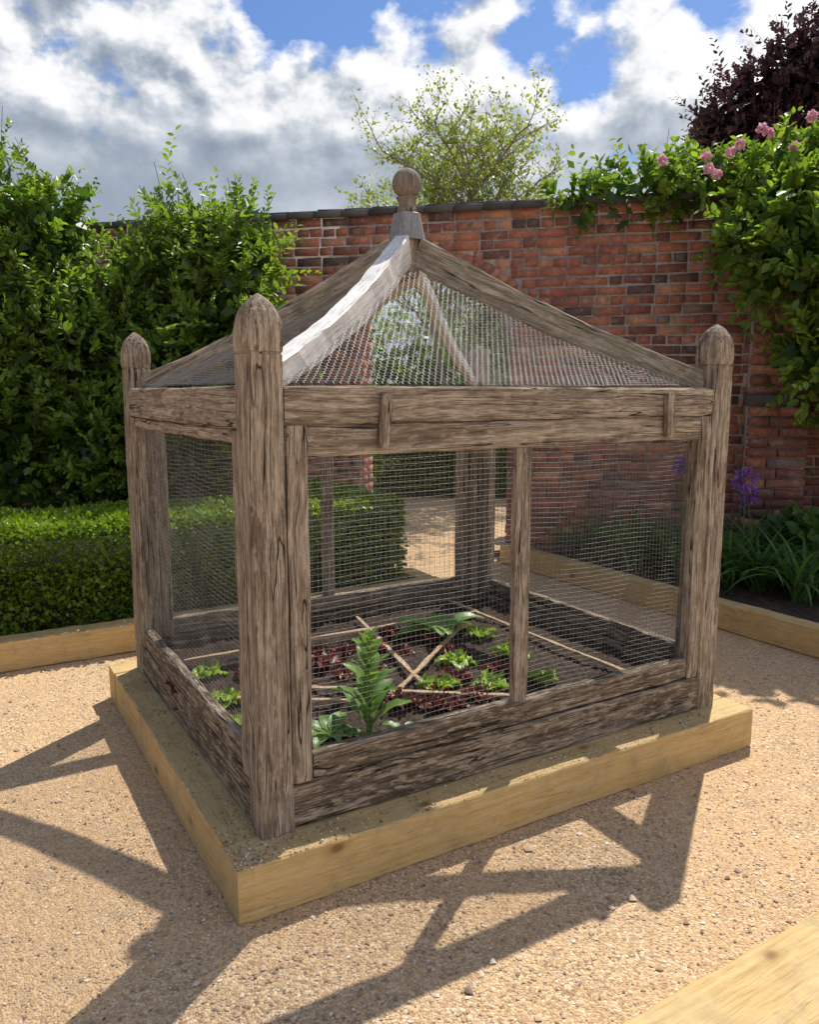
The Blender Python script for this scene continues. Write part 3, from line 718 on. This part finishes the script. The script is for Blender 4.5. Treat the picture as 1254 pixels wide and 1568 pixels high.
for x,y in [(1.75,6.2),(2.05,5.8),(1.45,6.45),(2.3,5.5),(2.62,5.1),(2.85,5.25),(2.55,5.75),(3.1,4.9),(1.95,6.3),(2.35,6.2),(2.45,5.35),(2.8,5.6),(2.7,6.0)]:
    strap('daylily_clump',x,y,54,rng.uniform(.50,.74))
def allium(x,y,hh,r=.055):
    e=empty('allium_flower',(x,y,.12));V,F=tube([(0,0,0),(.01,0,hh*.5),(0,.01,hh)],[.005,.004,.004],6)
    mesh_arr('stem',V,F,M_strap,e,colr=np.full((len(V),3),.5))
    n=320;d=unit(rng.normal(size=(n,3)));P=np.array([0,.01,hh+r*.6])+d*r*rng.uniform(.5,.85,(n,1))
    V,F=leaf_quads(P,.030,d,width=.5,outw=2.);va=rng.random(n);mesh_arr('flower_head',V,F,M_allium,e,colr=np.repeat(np.stack([va,va*0,va],-1),4,0))
allium(2.42,5.6,.70,.095);allium(2.03,5.8,.80,.07);allium(2.12,5.75,.72,.055);allium(2.50,5.7,.60,.065)
lp=[(3.35,5.6,.3,.35,.3,.25),(2.95,5.6,.35,.3,.25,.25),(4.0,5.2,.4,.5,.4,.3)]
foliage('border_perennial',lp,M_strap,110,30,.10,(.06,.12),width=.7)
# ------------------------------------------------------------------ light
AZ=R(24.8);EL=R(55)
sd=Vector((math.sin(AZ)*math.cos(EL),math.cos(AZ)*math.cos(EL),math.sin(EL)))
ld=bpy.data.lights.new('sun','SUN');ld.energy=5.;ld.angle=R(.53);ld.color=(1.,.94,.84)
lo=bpy.data.objects.new('sun',ld);lo.rotation_euler=sd.to_track_quat('Z','Y').to_euler();link(lo);lo.location=(5,5,10)
w=bpy.data.worlds.new('World');sc.world=w;w.use_nodes=True
class WT(NT):
    def __init__(s,w): s.t=w.node_tree;s.t.nodes.clear()
t=WT(w)
sky=t.n('ShaderNodeTexSky',sky_type='NISHITA',sun_disc=False,sun_elevation=EL,sun_rotation=AZ,altitude=100.,air_density=1.,dust_density=.6,ozone_density=2.)
dirv=t.n('ShaderNodeTexCoord').outputs['Generated']
sx=t.n('ShaderNodeSeparateXYZ',{0:dirv})
az=t.math('ARCTAN2',sx.outputs[0],sx.outputs[1]);el=t.math('ARCSINE',sx.outputs[2])
cv=t.n('ShaderNodeCombineXYZ',{0:az,1:t.math('MULTIPLY',el,1.35),2:3.1}).outputs[0]
n1=t.noise(cv,7.,7,.55);n2=t.noise(cv,2.6,1,.5);n3=t.noise(cv,11.,6,.52)
cv2=t.n('ShaderNodeVectorMath',{0:cv,1:(.012,.03,0.)},operation='ADD').outputs[0]
n1s=t.noise(cv2,7.,5,.55)
cov=t.math('ADD',t.math('MULTIPLY',t.math('SUBTRACT',.435,el),6.),t.math('MULTIPLY',t.math('SUBTRACT',n1,.5),4.6))
cov=t.mapr(cov,-.05,.3)
hi=t.math('MULTIPLY',t.mapr(n1,.44,.58),.85)  # unseen overhead cloud, added to raise the ambient light
cov=t.math('MAXIMUM',cov,t.math('MULTIPLY',hi,t.mapr(el,.46,.55)))
bb=t.mapr(el,.24,.345)
br=t.math('ADD',t.math('MULTIPLY',bb,.40),t.math('MULTIPLY',t.math('SUBTRACT',n3,.5),t.math('ADD',.25,t.math('MULTIPLY',bb,1.2))))
br=t.math('ADD',br,t.math('MULTIPLY',t.math('SUBTRACT',n1,n1s),t.math('ADD',.8,t.math('MULTIPLY',bb,3.))))
br=t.math('ADD',br,t.math('MULTIPLY',t.math('SUBTRACT',n2,.5),.7))
br=t.math('ADD',br,t.math('MULTIPLY',t.math('ADD',az,.05),.30))
cc=t.ramp(t.math('ADD',br,.37),[(0.,(.25,.295,.37)),(.3,(.36,.42,.51)),(.55,(.58,.63,.70)),(.76,(.90,.91,.94)),(1.,(1.08,1.08,1.08))])
bs=t.vmul(sky.outputs[0],(.07,.09,.12))
mx=t.mix(cov,bs,cc)
bg=t.n('ShaderNodeBackground',{0:mx,1:1.})
t.n('ShaderNodeOutputWorld',{0:bg.outputs[0]})
# ------------------------------------------------------------------ camera
cd=bpy.data.cameras.new('camera');cam=bpy.data.objects.new('camera',cd);link(cam)
cd.sensor_fit='VERTICAL';cd.sensor_height=36;cd.sensor_width=36*1254/1568;cd.lens=36*1200.1/1568
cd.clip_start=.05;cd.clip_end=1500
cam.location=(0,0,1.5)
cam.rotation_mode='XYZ';cam.rotation_euler=(math.pi/2-.151,0,0)
sc.camera=cam
sc.view_settings.view_transform='Standard';sc.view_settings.look='None';sc.view_settings.exposure=0;sc.view_settings.gamma=1
